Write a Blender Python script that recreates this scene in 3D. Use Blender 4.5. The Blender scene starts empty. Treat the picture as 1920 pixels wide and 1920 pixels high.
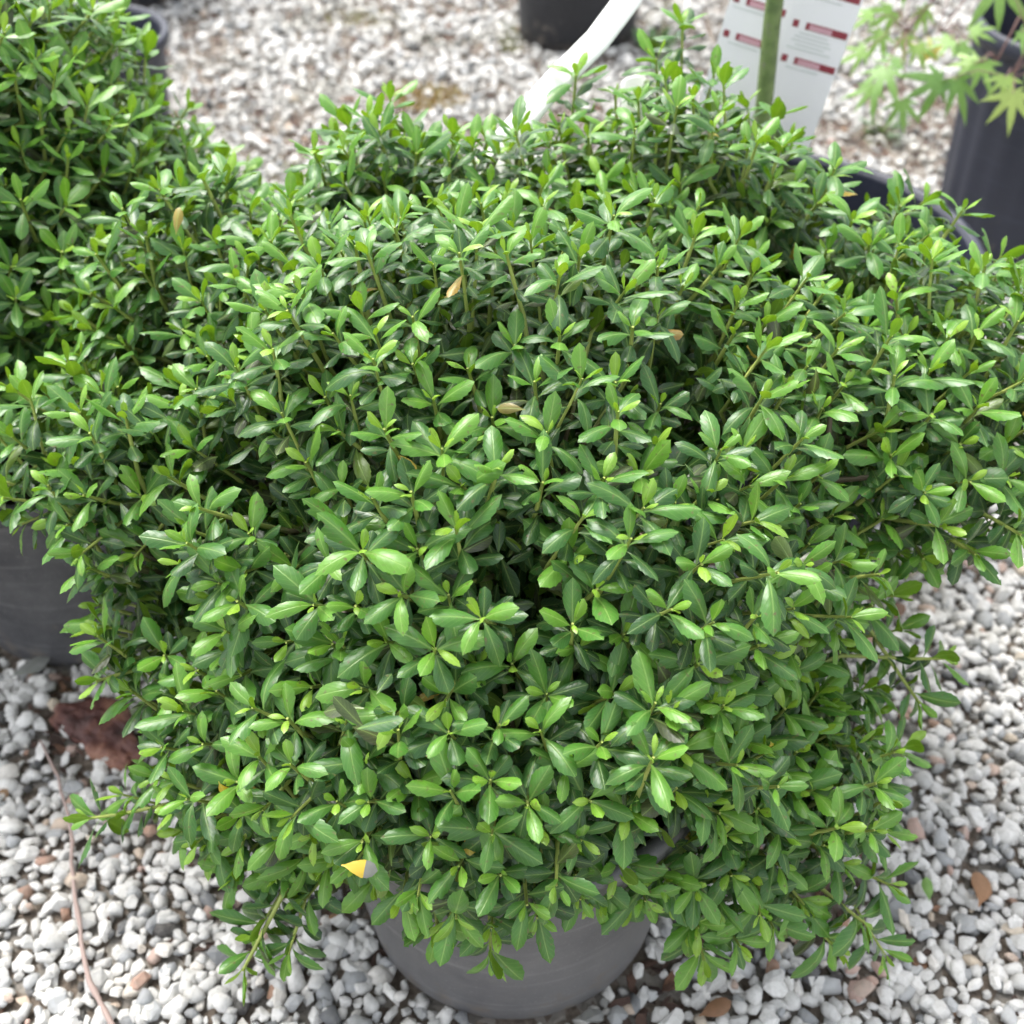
import bpy, bmesh, math, random
import numpy as np
from mathutils import Vector, Matrix, noise
from mathutils.bvhtree import BVHTree

R = math.radians
sc = bpy.context.scene
col = sc.collection

# ------------------------------------------------------------------ camera
PITCH = R(42.0)
FPX = 2058.0                       # focal length in pixels of the 1920 px photograph
CAM = Vector((0, 0, 1.0))
FWD = Vector((0, math.cos(PITCH), -math.sin(PITCH)))
UPV = Vector((0, math.sin(PITCH), math.cos(PITCH)))
RGT = Vector((1, 0, 0))
cd = bpy.data.cameras.new('camera')
cam = bpy.data.objects.new('camera', cd)
col.objects.link(cam)
cam.location = CAM
cam.rotation_euler = (math.pi / 2 - PITCH, 0, 0)
cd.sensor_width = 36
cd.lens = 36 * FPX / 1920
cd.clip_start = 0.02
cd.clip_end = 400
cd.dof.use_dof = True
cd.dof.focus_distance = 0.75
cd.dof.aperture_fstop = 5.6
sc.camera = cam

# ------------------------------------------------------------------ sky, sun, exposure (overcast)
SUN_EL, SUN_AZ = R(62), R(-35)     # azimuth from +Y towards +X
w = bpy.data.worlds.new('World')
sc.world = w
w.use_nodes = True
nt = w.node_tree
bg = nt.nodes['Background']
sky = nt.nodes.new('ShaderNodeTexSky')
sky.sky_type = 'NISHITA'
sky.sun_disc = False
sky.sun_elevation = SUN_EL
sky.sun_rotation = SUN_AZ
sky.dust_density = 3.0
hs = nt.nodes.new('ShaderNodeHueSaturation')
hs.inputs['Saturation'].default_value = 0.24
nt.links.new(sky.outputs[0], hs.inputs['Color'])
nt.links.new(hs.outputs[0], bg.inputs[0])
bg.inputs[1].default_value = 0.14
sl = bpy.data.lights.new('sun', 'SUN')
sl.energy = 1.4
sl.angle = R(32)
sl.color = (1.0, 0.97, 0.92)
so = bpy.data.objects.new('sun', sl)
col.objects.link(so)
sdir = Vector((math.sin(SUN_AZ) * math.cos(SUN_EL), math.cos(SUN_AZ) * math.cos(SUN_EL), math.sin(SUN_EL)))
so.rotation_euler = sdir.to_track_quat('Z', 'Y').to_euler()
sc.view_settings.view_transform = 'Standard'
sc.view_settings.look = 'None'
sc.view_settings.gamma = 1
sc.view_settings.use_curve_mapping = False
sc.view_settings.exposure = 1.66
sc.cycles.use_denoising = True
sc.cycles.max_bounces = 5
sc.cycles.diffuse_bounces = 3
sc.cycles.glossy_bounces = 2
sc.cycles.transmission_bounces = 3
sc.cycles.use_adaptive_sampling = True
sc.cycles.adaptive_threshold = 0.03


def P(px, py, d):
    """world point seen at photograph pixel (px, py) at distance d along the view axis"""
    return CAM + d * (FWD + RGT * ((px - 960) / FPX) + UPV * ((960 - py) / FPX))


def G(px, py, z=0.0):
    """world point at height z seen at that pixel"""
    r = FWD + RGT * ((px - 960) / FPX) + UPV * ((960 - py) / FPX)
    return CAM + r * ((z - CAM.z) / r.z)


# ------------------------------------------------------------------ materials
def new_mat(name):
    m = bpy.data.materials.new(name)
    m.use_nodes = True
    t = m.node_tree
    return m, t, t.nodes, t.links, t.nodes['Principled BSDF']


def ramp(n, stops):
    r = n.new('ShaderNodeValToRGB')
    e = r.color_ramp.elements
    while len(e) < len(stops):
        e.new(0.5)
    for i, (p, c) in enumerate(stops):
        e[i].position = p
        e[i].color = (*c, 1)
    return r


def math_node(n, l, op, a, b=None, clamp=False):
    m = n.new('ShaderNodeMath')
    m.operation = op
    m.use_clamp = clamp
    for i, v in enumerate((a, b)):
        if v is None:
            continue
        if isinstance(v, (int, float)):
            m.inputs[i].default_value = v
        else:
            l.new(v, m.inputs[i])
    return m.outputs[0]


def mix_col(n, l, f, a, b, blend='MIX'):
    m = n.new('ShaderNodeMix')
    m.data_type = 'RGBA'
    m.blend_type = blend
    for s, v in ((m.inputs[0], f), (m.inputs[6], a), (m.inputs[7], b)):
        if isinstance(v, (int, float)):
            s.default_value = v
        elif isinstance(v, tuple):
            s.default_value = (*v, 1)
        else:
            l.new(v, s)
    return m.outputs[2]


def noise_node(n, l, scale, detail=4, vec=None, rough=0.55):
    x = n.new('ShaderNodeTexNoise')
    x.inputs['Scale'].default_value = scale
    x.inputs['Detail'].default_value = detail
    x.inputs['Roughness'].default_value = rough
    if vec is None:
        vec = n.new('ShaderNodeTexCoord').outputs['Object']
    l.new(vec, x.inputs['Vector'])
    return x.outputs['Fac']


def tone_value(n, l):
    a = n.new('ShaderNodeAttribute')
    a.attribute_name = 'tone'
    b = n.new('ShaderNodeAttribute')
    b.attribute_name = 'tone'
    b.attribute_type = 'OBJECT'
    return math_node(n, l, 'ADD', a.outputs['Fac'], b.outputs['Fac'])


def bump(n, l, bs, height, strength, dist):
    b = n.new('ShaderNodeBump')
    b.inputs['Strength'].default_value = strength
    b.inputs['Distance'].default_value = dist
    l.new(height, b.inputs['Height'])
    l.new(b.outputs[0], bs.inputs['Normal'])
    return b


def leaf_material(name, stops, rib_col, under_col, rough=0.36, translucent=0.2, rib=True):
    m, t, n, l, bs = new_mat(name)
    tone = tone_value(n, l)
    half = math_node(n, l, 'MULTIPLY', tone, 0.5)
    base = ramp(n, stops)
    l.new(half, base.inputs[0])
    uvn = n.new('ShaderNodeUVMap')
    sep = n.new('ShaderNodeSeparateXYZ')
    l.new(uvn.outputs[0], sep.inputs[0])
    dx = math_node(n, l, 'ABSOLUTE', math_node(n, l, 'SUBTRACT', sep.outputs[0], 0.5))
    geo = n.new('ShaderNodeNewGeometry')
    nz = noise_node(n, l, 160, 1, geo.outputs['Position'])
    c = mix_col(n, l, math_node(n, l, 'MULTIPLY', nz, 0.35), base.outputs[0], (0.02, 0.05, 0.015), 'MIX')
    if rib:
        wid = math_node(n, l, 'SUBTRACT', 0.05, math_node(n, l, 'MULTIPLY', sep.outputs[1], 0.035))
        f = math_node(n, l, 'SUBTRACT', 1.0, math_node(n, l, 'DIVIDE', dx, wid), True)
        f2 = math_node(n, l, 'MULTIPLY', math_node(n, l, 'POWER', f, 0.6), 0.62)
        ribc = mix_col(n, l, 0.62, base.outputs[0], rib_col)
        halo = math_node(n, l, 'MULTIPLY', math_node(n, l, 'SUBTRACT', 1.0, math_node(n, l, 'DIVIDE', dx, 0.2), True), 0.16)
        c = mix_col(n, l, halo, c, ribc)
        c = mix_col(n, l, f2, c, ribc)
        # lateral veins: fine relief only
        vv = math_node(n, l, 'SUBTRACT', math_node(n, l, 'MULTIPLY', sep.outputs[1], 46.0), math_node(n, l, 'MULTIPLY', dx, 40.0))
        vein = math_node(n, l, 'MULTIPLY', math_node(n, l, 'SINE', vv), 0.05)
        hgt = math_node(n, l, 'ADD', math_node(n, l, 'ADD', math_node(n, l, 'MULTIPLY', f, -0.8), vein), math_node(n, l, 'MULTIPLY', nz, 1.0))
        bump(n, l, bs, hgt, 0.35, 0.0009)
    if rib:
        vf = math_node(n, l, 'MULTIPLY', math_node(n, l, 'SUBTRACT', math_node(n, l, 'SINE', vv), 0.80, True), 0.7)
        c = mix_col(n, l, vf, c, ribc)
        spot = noise_node(n, l, 330, 0, geo.outputs['Position'])
        c = mix_col(n, l, math_node(n, l, 'MULTIPLY', math_node(n, l, 'SUBTRACT', spot, 0.70, True), 5.0, True), c, (0.13, 0.12, 0.05))
    cu = mix_col(n, l, 0.6, c, under_col)
    cc = mix_col(n, l, geo.outputs['Backfacing'], c, cu)
    l.new(cc, bs.inputs['Base Color'])
    rr = math_node(n, l, 'ADD', math_node(n, l, 'MULTIPLY', nz, 0.16), rough - 0.08)
    l.new(math_node(n, l, 'ADD', rr, math_node(n, l, 'MULTIPLY', geo.outputs['Backfacing'], 0.25)), bs.inputs['Roughness'])
    bs.inputs['Specular IOR Level'].default_value = 0.5
    tr = n.new('ShaderNodeBsdfTranslucent')
    tc = mix_col(n, l, 1.0, cc, (1.9, 1.75, 0.55), 'MULTIPLY')
    l.new(tc, tr.inputs[0])
    ms = n.new('ShaderNodeMixShader')
    ms.inputs[0].default_value = translucent
    l.new(bs.outputs[0], ms.inputs[1])
    l.new(tr.outputs[0], ms.inputs[2])
    l.new(ms.outputs[0], n['Material Output'].inputs[0])
    return m


M = {}
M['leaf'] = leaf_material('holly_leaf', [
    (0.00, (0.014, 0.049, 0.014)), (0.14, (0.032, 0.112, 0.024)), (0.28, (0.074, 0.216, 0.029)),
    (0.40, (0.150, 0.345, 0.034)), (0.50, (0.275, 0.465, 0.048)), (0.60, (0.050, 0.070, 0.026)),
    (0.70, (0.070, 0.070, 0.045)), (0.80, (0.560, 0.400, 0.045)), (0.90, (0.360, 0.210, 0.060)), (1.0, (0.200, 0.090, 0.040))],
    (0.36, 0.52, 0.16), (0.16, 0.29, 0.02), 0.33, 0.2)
M['maple'] = leaf_material('maple_leaf', [
    (0.0, (0.13, 0.27, 0.07)), (0.3, (0.22, 0.38, 0.09)), (0.5, (0.36, 0.48, 0.14)), (0.75, (0.62, 0.46, 0.12)), (1.0, (0.55, 0.25, 0.08))],
    (0.5, 0.6, 0.25), (0.4, 0.55, 0.2), 0.5, 0.2, rib=False)
M['dead_leaf'] = leaf_material('dead_leaf', [
    (0.0, (0.10, 0.045, 0.03)), (0.5, (0.34, 0.17, 0.085)), (0.8, (0.16, 0.34, 0.07)), (1.0, (0.22, 0.22, 0.21))],
    (0.3, 0.2, 0.1), (0.3, 0.18, 0.1), 0.6, 0.1, rib=False)

# stems
m, t, n, l, bs = new_mat('stem_bark')
tone = tone_value(n, l)
r = ramp(n, [(0, (0.045, 0.032, 0.024)), (0.35, (0.11, 0.085, 0.05)), (0.6, (0.20, 0.26, 0.07)), (1.0, (0.42, 0.50, 0.12))])
l.new(tone, r.inputs[0])
nz = noise_node(n, l, 300, 3)
l.new(mix_col(n, l, math_node(n, l, 'MULTIPLY', nz, 0.28), r.outputs[0], (0.05, 0.045, 0.025)), bs.inputs['Base Color'])
bs.inputs['Roughness'].default_value = 0.6
bump(n, l, bs, nz, 0.5, 0.001)
M['stem'] = m


def pot_material(name, dark, dust, amount):
    m, t, n, l, bs = new_mat(name)
    a = noise_node(n, l, 6, 5)
    b = noise_node(n, l, 60, 5)
    c = noise_node(n, l, 420, 2)
    f = math_node(n, l, 'ADD', math_node(n, l, 'MULTIPLY', a, 1.6), math_node(n, l, 'MULTIPLY', b, 0.7))
    f = math_node(n, l, 'MULTIPLY', math_node(n, l, 'SUBTRACT', f, 0.72, True), amount, True)
    cc = mix_col(n, l, f, dark, dust)
    sp = math_node(n, l, 'MULTIPLY', math_node(n, l, 'SUBTRACT', c, 0.60, True), 2.5, True)
    cc = mix_col(n, l, sp, cc, tuple(x * 1.6 for x in dust))
    tco = n.new('ShaderNodeTexCoord').outputs['Object']
    mp = n.new('ShaderNodeMapping')
    mp.inputs['Scale'].default_value = (5, 5, 130)
    l.new(tco, mp.inputs['Vector'])
    scr = noise_node(n, l, 1.0, 3, mp.outputs[0])
    sf = math_node(n, l, 'MULTIPLY', math_node(n, l, 'SUBTRACT', scr, 0.56, True), 3.5, True)
    cc = mix_col(n, l, math_node(n, l, 'MULTIPLY', sf, b), cc, tuple(min(0.3, x * 1.7) for x in dust))
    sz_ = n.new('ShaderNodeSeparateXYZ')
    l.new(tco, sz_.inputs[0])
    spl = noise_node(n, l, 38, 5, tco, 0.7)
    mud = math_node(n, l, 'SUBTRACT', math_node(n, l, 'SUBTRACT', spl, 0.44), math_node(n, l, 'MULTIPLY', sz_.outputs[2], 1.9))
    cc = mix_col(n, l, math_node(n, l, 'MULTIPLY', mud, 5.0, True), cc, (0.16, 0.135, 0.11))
    l.new(cc, bs.inputs['Base Color'])
    l.new(math_node(n, l, 'ADD', 0.42, math_node(n, l, 'MULTIPLY', f, 0.3)), bs.inputs['Roughness'])
    bump(n, l, bs, b, 0.15, 0.002)
    return m


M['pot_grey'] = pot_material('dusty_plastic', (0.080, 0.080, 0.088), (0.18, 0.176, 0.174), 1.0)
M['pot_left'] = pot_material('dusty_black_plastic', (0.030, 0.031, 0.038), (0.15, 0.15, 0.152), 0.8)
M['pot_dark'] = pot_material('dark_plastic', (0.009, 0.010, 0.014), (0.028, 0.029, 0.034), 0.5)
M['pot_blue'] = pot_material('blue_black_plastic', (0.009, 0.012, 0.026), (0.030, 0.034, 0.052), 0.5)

m, t, n, l, bs = new_mat('potting_soil')
nz = noise_node(n, l, 90, 6)
r = ramp(n, [(0.3, (0.008, 0.006, 0.005)), (0.62, (0.024, 0.017, 0.012)), (0.8, (0.07, 0.045, 0.03))])
l.new(nz, r.inputs[0])
l.new(r.outputs[0], bs.inputs['Base Color'])
bs.inputs['Roughness'].default_value = 0.9
bump(n, l, bs, nz, 1.0, 0.01)
M['soil'] = m

# gravel stones
m, t, n, l, bs = new_mat('gravel_stone')
tone = tone_value(n, l)
r = ramp(n, [(0.0, (0.055, 0.05, 0.048)), (0.07, (0.17, 0.175, 0.18)), (0.22, (0.38, 0.39, 0.395)), (0.45, (0.51, 0.505, 0.485)),
             (0.72, (0.66, 0.65, 0.62)), (0.86, (0.75, 0.735, 0.70)), (0.91, (0.52, 0.44, 0.34)), (0.96, (0.50, 0.36, 0.31)), (1.0, (0.30, 0.16, 0.09))])
l.new(tone, r.inputs[0])
geo = n.new('ShaderNodeNewGeometry')
nz = noise_node(n, l, 210, 5, geo.outputs['Position'], 0.65)
nd = noise_node(n, l, 3.2, 5, geo.outputs['Position'], 0.6)
st = math_node(n, l, 'MULTIPLY', math_node(n, l, 'SUBTRACT', nz, 0.45, True), 1.5, True)
c = mix_col(n, l, st, r.outputs[0], (0.32, 0.31, 0.27))
dirt = math_node(n, l, 'MULTIPLY', math_node(n, l, 'SUBTRACT', nd, 0.5, True), 2.6, True)
c = mix_col(n, l, math_node(n, l, 'MULTIPLY', dirt, 0.7), c, (0.22, 0.20, 0.11))
l.new(c, bs.inputs['Base Color'])
bs.inputs['Roughness'].default_value = 0.75
bs.inputs['Specular IOR Level'].default_value = 0.3
bump(n, l, bs, nz, 0.5, 0.003)
M['stone'] = m

# litter
m, t, n, l, bs = new_mat('bark_litter')
tone = tone_value(n, l)
r = ramp(n, [(0, (0.03, 0.02, 0.016)), (0.5, (0.10, 0.055, 0.038)), (0.8, (0.22, 0.11, 0.06)), (1, (0.34, 0.21, 0.11))])
l.new(tone, r.inputs[0])
geo = n.new('ShaderNodeNewGeometry')
nz = noise_node(n, l, 260, 4, geo.outputs['Position'])
l.new(mix_col(n, l, math_node(n, l, 'MULTIPLY', nz, 0.7), r.outputs[0], (0.035, 0.022, 0.018)), bs.inputs['Base Color'])
bs.inputs['Roughness'].default_value = 0.8
bump(n, l, bs, nz, 0.6, 0.003)
M['litter'] = m

m, t, n, l, bs = new_mat('red_bark')
nz = noise_node(n, l, 45, 5)
nf = noise_node(n, l, 14, 3)
r = ramp(n, [(0.3, (0.03, 0.016, 0.014)), (0.47, (0.10, 0.036, 0.028)), (0.56, (0.20, 0.085, 0.055)), (0.68, (0.36, 0.20, 0.13))])
l.new(math_node(n, l, 'ADD', math_node(n, l, 'MULTIPLY', nz, 0.5), math_node(n, l, 'MULTIPLY', nf, 0.5)), r.inputs[0])
l.new(r.outputs[0], bs.inputs['Base Color'])
bs.inputs['Roughness'].default_value = 0.6
bump(n, l, bs, nz, 0.9, 0.008)
M['red_bark'] = m

m, t, n, l, bs = new_mat('ground_soil')
tc = n.new('ShaderNodeTexCoord').outputs['Object']
nz = noise_node(n, l, 120, 6, tc)
vo = n.new('ShaderNodeTexVoronoi')
vo.inputs['Scale'].default_value = 60
l.new(tc, vo.inputs['Vector'])
r = ramp(n, [(0.3, (0.08, 0.062, 0.048)), (0.7, (0.26, 0.215, 0.17))])
l.new(nz, r.inputs[0])
sp = math_node(n, l, 'GREATER_THAN', vo.outputs['Color'], 0.55)
l.new(mix_col(n, l, math_node(n, l, 'MULTIPLY', sp, 0.5), r.outputs[0], (0.34, 0.33, 0.30)), bs.inputs['Base Color'])
bs.inputs['Roughness'].default_value = 0.95
bump(n, l, bs, nz, 1.0, 0.006)
M['ground'] = m


def plain(name, c, rough=0.5, spec=0.5):
    m, t, n, l, bs = new_mat(name)
    nz = noise_node(n, l, 35, 4)
    l.new(mix_col(n, l, math_node(n, l, 'MULTIPLY', nz, 0.25), c, tuple(x * 0.75 for x in c)), bs.inputs['Base Color'])
    bs.inputs['Roughness'].default_value = rough
    bs.inputs['Specular IOR Level'].default_value = spec
    return m


M['white_plastic'] = plain('white_plastic', (0.86, 0.86, 0.83), 0.4)
M['card'] = plain('printed_card_white', (0.86, 0.85, 0.88), 0.35)
M['maroon'] = plain('maroon_print', (0.27, 0.035, 0.055), 0.4)
M['pale_print'] = plain('pale_pink_print', (0.62, 0.36, 0.42), 0.4)
M['grey_print'] = plain('grey_print', (0.58, 0.61, 0.60), 0.4)
M['vine'] = plain('dry_vine', (0.36, 0.27, 0.24), 0.75)
M['maple_twig'] = plain('maple_twig', (0.20, 0.11, 0.10), 0.6)
M['yellow'] = plain('yellowed_leaf', (0.50, 0.35, 0.035), 0.5)
m, t, n, l, bs = new_mat('green_bark')
nz = noise_node(n, l, 70, 4)
r = ramp(n, [(0.35, (0.10, 0.15, 0.05)), (0.6, (0.17, 0.24, 0.08)), (0.75, (0.20, 0.21, 0.14))])
l.new(nz, r.inputs[0])
l.new(r.outputs[0], bs.inputs['Base Color'])
bs.inputs['Roughness'].default_value = 0.55
M['green_bark'] = m
m, t, n, l, bs = new_mat('moss')
tone = tone_value(n, l)
r = ramp(n, [(0, (0.10, 0.13, 0.03)), (0.5, (0.24, 0.26, 0.07)), (1, (0.38, 0.25, 0.10))])
l.new(tone, r.inputs[0])
l.new(r.outputs[0], bs.inputs['Base Color'])
bs.inputs['Roughness'].default_value = 0.9
M['moss'] = m


# ------------------------------------------------------------------ mesh helpers
def link(name, me, mat, parent=None, loc=None):
    o = bpy.data.objects.new(name, me)
    if mat is not None and me is not None and not me.materials:
        me.materials.append(mat)
    col.objects.link(o)
    if parent is not None:
        o.parent = parent
    if loc is not None:
        o.location = loc
    return o


def tag(o, label=None, cat=None, group=None, kind=None):
    for k, v in (('label', label), ('category', cat), ('group', group), ('kind', kind)):
        if v:
            o[k] = v
    return o


def root(name, loc, label, cat, group=None):
    o = bpy.data.objects.new(name, None)
    o.empty_display_size = 0.05
    col.objects.link(o)
    o.location = loc
    return tag(o, label, cat, group)


def mesh_np(name, verts, loops, sizes, uvs=None, tone=None, smooth=True):
    me = bpy.data.meshes.new(name)
    verts = np.asarray(verts, np.float32)
    loops = np.asarray(loops, np.int32)
    sizes = np.asarray(sizes, np.int32)
    me.vertices.add(len(verts))
    me.vertices.foreach_set('co', verts.ravel())
    me.loops.add(len(loops))
    me.loops.foreach_set('vertex_index', loops)
    me.polygons.add(len(sizes))
    starts = np.concatenate(([0], np.cumsum(sizes)[:-1])).astype(np.int32)
    me.polygons.foreach_set('loop_start', starts)
    me.polygons.foreach_set('loop_total', sizes)
    me.update(calc_edges=True)
    me.validate()
    if smooth is not None:
        me.polygons.foreach_set('use_smooth', np.broadcast_to(np.asarray(smooth, bool), (len(sizes),)).copy())
    if uvs is not None:
        uv = me.uv_layers.new(name='UVMap')
        uv.data.foreach_set('uv', np.asarray(uvs, np.float32)[loops].ravel())
    if tone is not None:
        at = me.attributes.new('tone', 'FLOAT', 'POINT')
        at.data.foreach_set('value', np.asarray(tone, np.float32))
    return me


class Shape:
    """a small mesh kept as arrays so that thousands of copies can be joined quickly"""
    def __init__(self, verts, faces, uv=None):
        self.v = np.array(verts, float)
        self.sizes = np.array([len(f) for f in faces], int)
        self.loops = np.array([i for f in faces for i in f], int)
        self.faces = faces
        self.uv = np.array(uv, float) if uv is not None else None
        self.mesh = None
        self.smooth = True

    def shared(self, name):
        if self.mesh is None:
            self.mesh = mesh_np(name, self.v, self.loops, self.sizes, self.uv, np.zeros(len(self.v)), self.smooth)
        return self.mesh


def join(name, items, origin=(0, 0, 0), smooth=True):
    """items: list of (shape, 4x4 matrix, tone); joined into one mesh, in coordinates relative to origin"""
    by = {}
    for s, m_, t_ in items:
        by.setdefault(id(s), (s, [], []))
        by[id(s)][1].append(m_)
        by[id(s)][2].append(t_)
    V, L, S, U, T, Q = [], [], [], [], [], []
    off = 0
    for s, ms, ts in by.values():
        A = np.array(ms, float)
        k, nv = len(A), len(s.v)
        vv = np.einsum('kij,vj->kvi', A[:, :3, :3], s.v) + A[:, None, :3, 3]
        V.append(vv.reshape(-1, 3) - np.array(origin))
        L.append((s.loops[None, :] + (np.arange(k) * nv)[:, None]).ravel() + off)
        S.append(np.tile(s.sizes, k))
        Q.append(np.full(k * len(s.sizes), bool(s.smooth and smooth)))
        if s.uv is not None:
            U.append(np.tile(s.uv, (k, 1)))
        T.append(np.repeat(np.array(ts, float), nv))
        off += k * nv
    return mesh_np(name, np.concatenate(V), np.concatenate(L), np.concatenate(S),
                   np.concatenate(U) if U else None, np.concatenate(T), np.concatenate(Q))


class Tubes:
    def __init__(self):
        self.v, self.l, self.s, self.t = [], [], [], []

    def add(self, pts, radii, tones, sides=6):
        pts = [Vector(p) for p in pts]
        base = len(self.v)
        ref = Vector((0.31, 0.17, 0.93))
        for i, p in enumerate(pts):
            a = pts[max(i - 1, 0)]
            b = pts[min(i + 1, len(pts) - 1)]
            d = (b - a).normalized()
            x = d.cross(ref)
            if x.length < 1e-3:
                x = d.cross(Vector((1, 0, 0)))
            x.normalize()
            y = d.cross(x)
            for k in range(sides):
                an = 2 * math.pi * k / sides
                self.v.append(p + (x * math.cos(an) + y * math.sin(an)) * radii[i])
                self.t.append(tones[i] if not isinstance(tones, float) else tones)
        for i in range(len(pts) - 1):
            for k in range(sides):
                k2 = (k + 1) % sides
                self.l += [base + i * sides + k, base + i * sides + k2, base + (i + 1) * sides + k2, base + (i + 1) * sides + k]
                self.s.append(4)
        for e in (0, len(pts) - 1):
            self.l += [base + e * sides + k for k in range(sides)]
            self.s.append(sides)

    def mesh(self, name, origin=(0, 0, 0)):
        return mesh_np(name, np.array([tuple(p) for p in self.v]) - np.array(origin), self.l, self.s, None, self.t)


def lathe(name, prof, seg=72, wob=None):
    V, L, S = [], [], []
    for i, (rr, z) in enumerate(prof):
        for k in range(seg):
            a = 2 * math.pi * k / seg
            q = rr * (1 + (wob(a, z) if wob else 0))
            V.append((q * math.cos(a), q * math.sin(a), z))
    for i in range(len(prof) - 1):
        for k in range(seg):
            k2 = (k + 1) % seg
            L += [i * seg + k, i * seg + k2, (i + 1) * seg + k2, (i + 1) * seg + k]
            S.append(4)
    return mesh_np(name, V, L, S)


def make_pot(parent, rt, rb, h, mat, rng, ribs=0, soil=True, rimh=0.022, drop=0.035):
    """nursery pot: tapered wall with rounded foot, rolled rim, soil"""
    ph = rng.uniform(0, 6)

    def wob(a, z):
        v = 0.006 * math.sin(2 * a + ph) + 0.003 * math.sin(3 * a + ph * 2)
        if ribs:
            v += 0.014 * math.sin(ribs * a) * min(1, max(0, (h * 0.93 - z) / (0.1 * h)))
        return v
    f = lambda z: rb + (rt - rb) * z / h
    prof = [(0.0, 0.004), (rb * 0.6, 0.004), (rb * 0.90, 0.0), (rb * 0.955, 0.002), (rb * 0.985, 0.007), (f(0.016), 0.016)]
    for k in range(1, 9):
        z = 0.016 + (h - rimh - 0.016) * k / 8
        prof.append((f(z), z))
    zi = h - rimh + 0.001
    prof += [(f(h) - 0.003, h - 0.004), (f(h) - 0.006, h - 0.004)]
    for k in range(0, 6):
        z = h - 0.01 - (h - 0.03) * k / 5
        prof.append((f(z) - 0.006, z))
    prof.append((0, 0.02))
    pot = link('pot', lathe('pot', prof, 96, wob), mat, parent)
    ro = f(h) + 0.006
    rp = [(f(h - rimh) + 0.0005, h - rimh), (ro, h - rimh - 0.001), (ro + 0.0025, h - rimh * 0.6), (ro + 0.002, h - 0.004),
          (ro - 0.001, h), (ro - 0.006, h + 0.0005), (f(h) - 0.005, h - 0.002), (f(h) - 0.007, h - 0.012)]
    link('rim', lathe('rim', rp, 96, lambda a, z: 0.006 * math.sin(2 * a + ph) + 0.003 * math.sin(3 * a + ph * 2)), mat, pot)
    if soil:
        zs = h - drop
        sp = [(f(zs) - 0.006, zs), (f(zs) * 0.8, zs + 0.006), (f(zs) * 0.5, zs + 0.012), (f(zs) * 0.25, zs + 0.014), (0.0, zs + 0.016)]
        link('soil', lathe('soil', sp, 48), M['soil'], parent)
    return pot


# ------------------------------------------------------------------ leaf shapes
def leaf_shape(rng, across=5, fine=True, wmax=0.19, curl=0.12, fold=0.25, teeth=True, blunt=0.0, torn=0):
    ts = [0.0, 0.1, 0.27, 0.45, 0.62, 0.77, 0.89, 1.0] if fine else [0.0, 0.2, 0.45, 0.68, 0.87, 1.0]

    def wd(t):
        xs = [0, 0.08, 0.2, 0.35, 0.5, 0.65, 0.78, 0.88, 0.95, 1.0]
        ys = [0.07, 0.10, 0.42, 0.78, 0.97, 0.98, 0.85 + 0.08 * blunt, 0.61 + 0.14 * blunt, 0.35 + 0.14 * blunt, 0.0]
        return wmax * float(np.interp(t, xs, ys))
    tw = rng.uniform(-0.25, 0.25)
    side = rng.uniform(-0.05, 0.05)
    wv = rng.uniform(0.004, 0.014)
    wp = rng.uniform(0, 6)

    def pos(x, t):
        z = fold * abs(x) - 1.1 * x * x / wmax * 0.6 + 0.10 * math.sin(t * 2.2) * 0.5 - curl * t * t
        z += tw * x * t + wv * math.sin(9 * t + wp + (3 if x > 0 else 0)) * abs(x) / wmax
        y = t - 0.35 * curl * t * t
        return (x + side * t * t, y, z)
    V, F, UV = [], [], []

    def add(x, t):
        V.append(pos(x, t))
        UV.append((0.5 + x * 2.0, t))
        return len(V) - 1
    ks = np.linspace(-1, 1, across)
    rows = [[add(k * wd(t), t) for k in ks] for t in ts[:-1]]
    tip = add(0, 1.0)
    for i in range(len(rows) - 1):
        a, b = rows[i], rows[i + 1]
        t0, t1 = ts[i], ts[i + 1]
        for k in range(across - 1):
            f = [a[k], a[k + 1], b[k + 1], b[k]]
            if teeth and t0 > 0.4:
                tt = t0 + 0.72 * (t1 - t0)
                wt = wd(tt) + 0.016
                if k == 0:
                    f = [a[0], a[1], b[1], b[0], add(-wt, tt)]
                elif k == across - 2:
                    f = [a[k], a[k + 1], add(wt, tt), b[k + 1], b[k]]
            F.append(f)
    b = rows[-1]
    for k in range(across - 1):
        F.append([b[k], b[k + 1], tip])
    if torn:
        F = [f for f in F if f[0] != rows[torn][0]]
    return Shape(V, F, UV)


rs = random.Random(5)
LEAF = [leaf_shape(rs, 5, True, rs.uniform(0.15, 0.185), rs.uniform(0.04, 0.42) if k_ % 6 else rs.uniform(0.5, 0.8), rs.uniform(-0.05, 0.36), torn=5 if k_ % 9 == 4 else 0) for k_ in range(26)]
LEAF_ROUND = [leaf_shape(rs, 5, True, rs.uniform(0.20, 0.25), rs.uniform(0.05, 0.25), rs.uniform(0.1, 0.3), True, 1.0) for _ in range(4)]
LEAF_LOW = [leaf_shape(rs, 3, False, rs.uniform(0.15, 0.19), rs.uniform(0.04, 0.3), rs.uniform(0.15, 0.4), False) for _ in range(8)]


def leaf_matrix(p, y, nrm, L, wscale=1.0):
    y = y.normalized()
    x = y.cross(nrm)
    if x.length < 1e-4:
        x = y.cross(Vector((1, 0, 0)))
    x.normalize()
    z = x.cross(y)
    return np.array([[x.x * L * wscale, y.x * L, z.x * L, p.x], [x.y * L * wscale, y.y * L, z.y * L, p.y],
                     [x.z * L * wscale, y.z * L, z.z * L, p.z], [0, 0, 0, 1]])


# ------------------------------------------------------------------ shrub
UP = Vector((0, 0, 1))


def rvec(rng):
    return Vector((rng.gauss(0, 1), rng.gauss(0, 1), rng.gauss(0, 1)))


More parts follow.
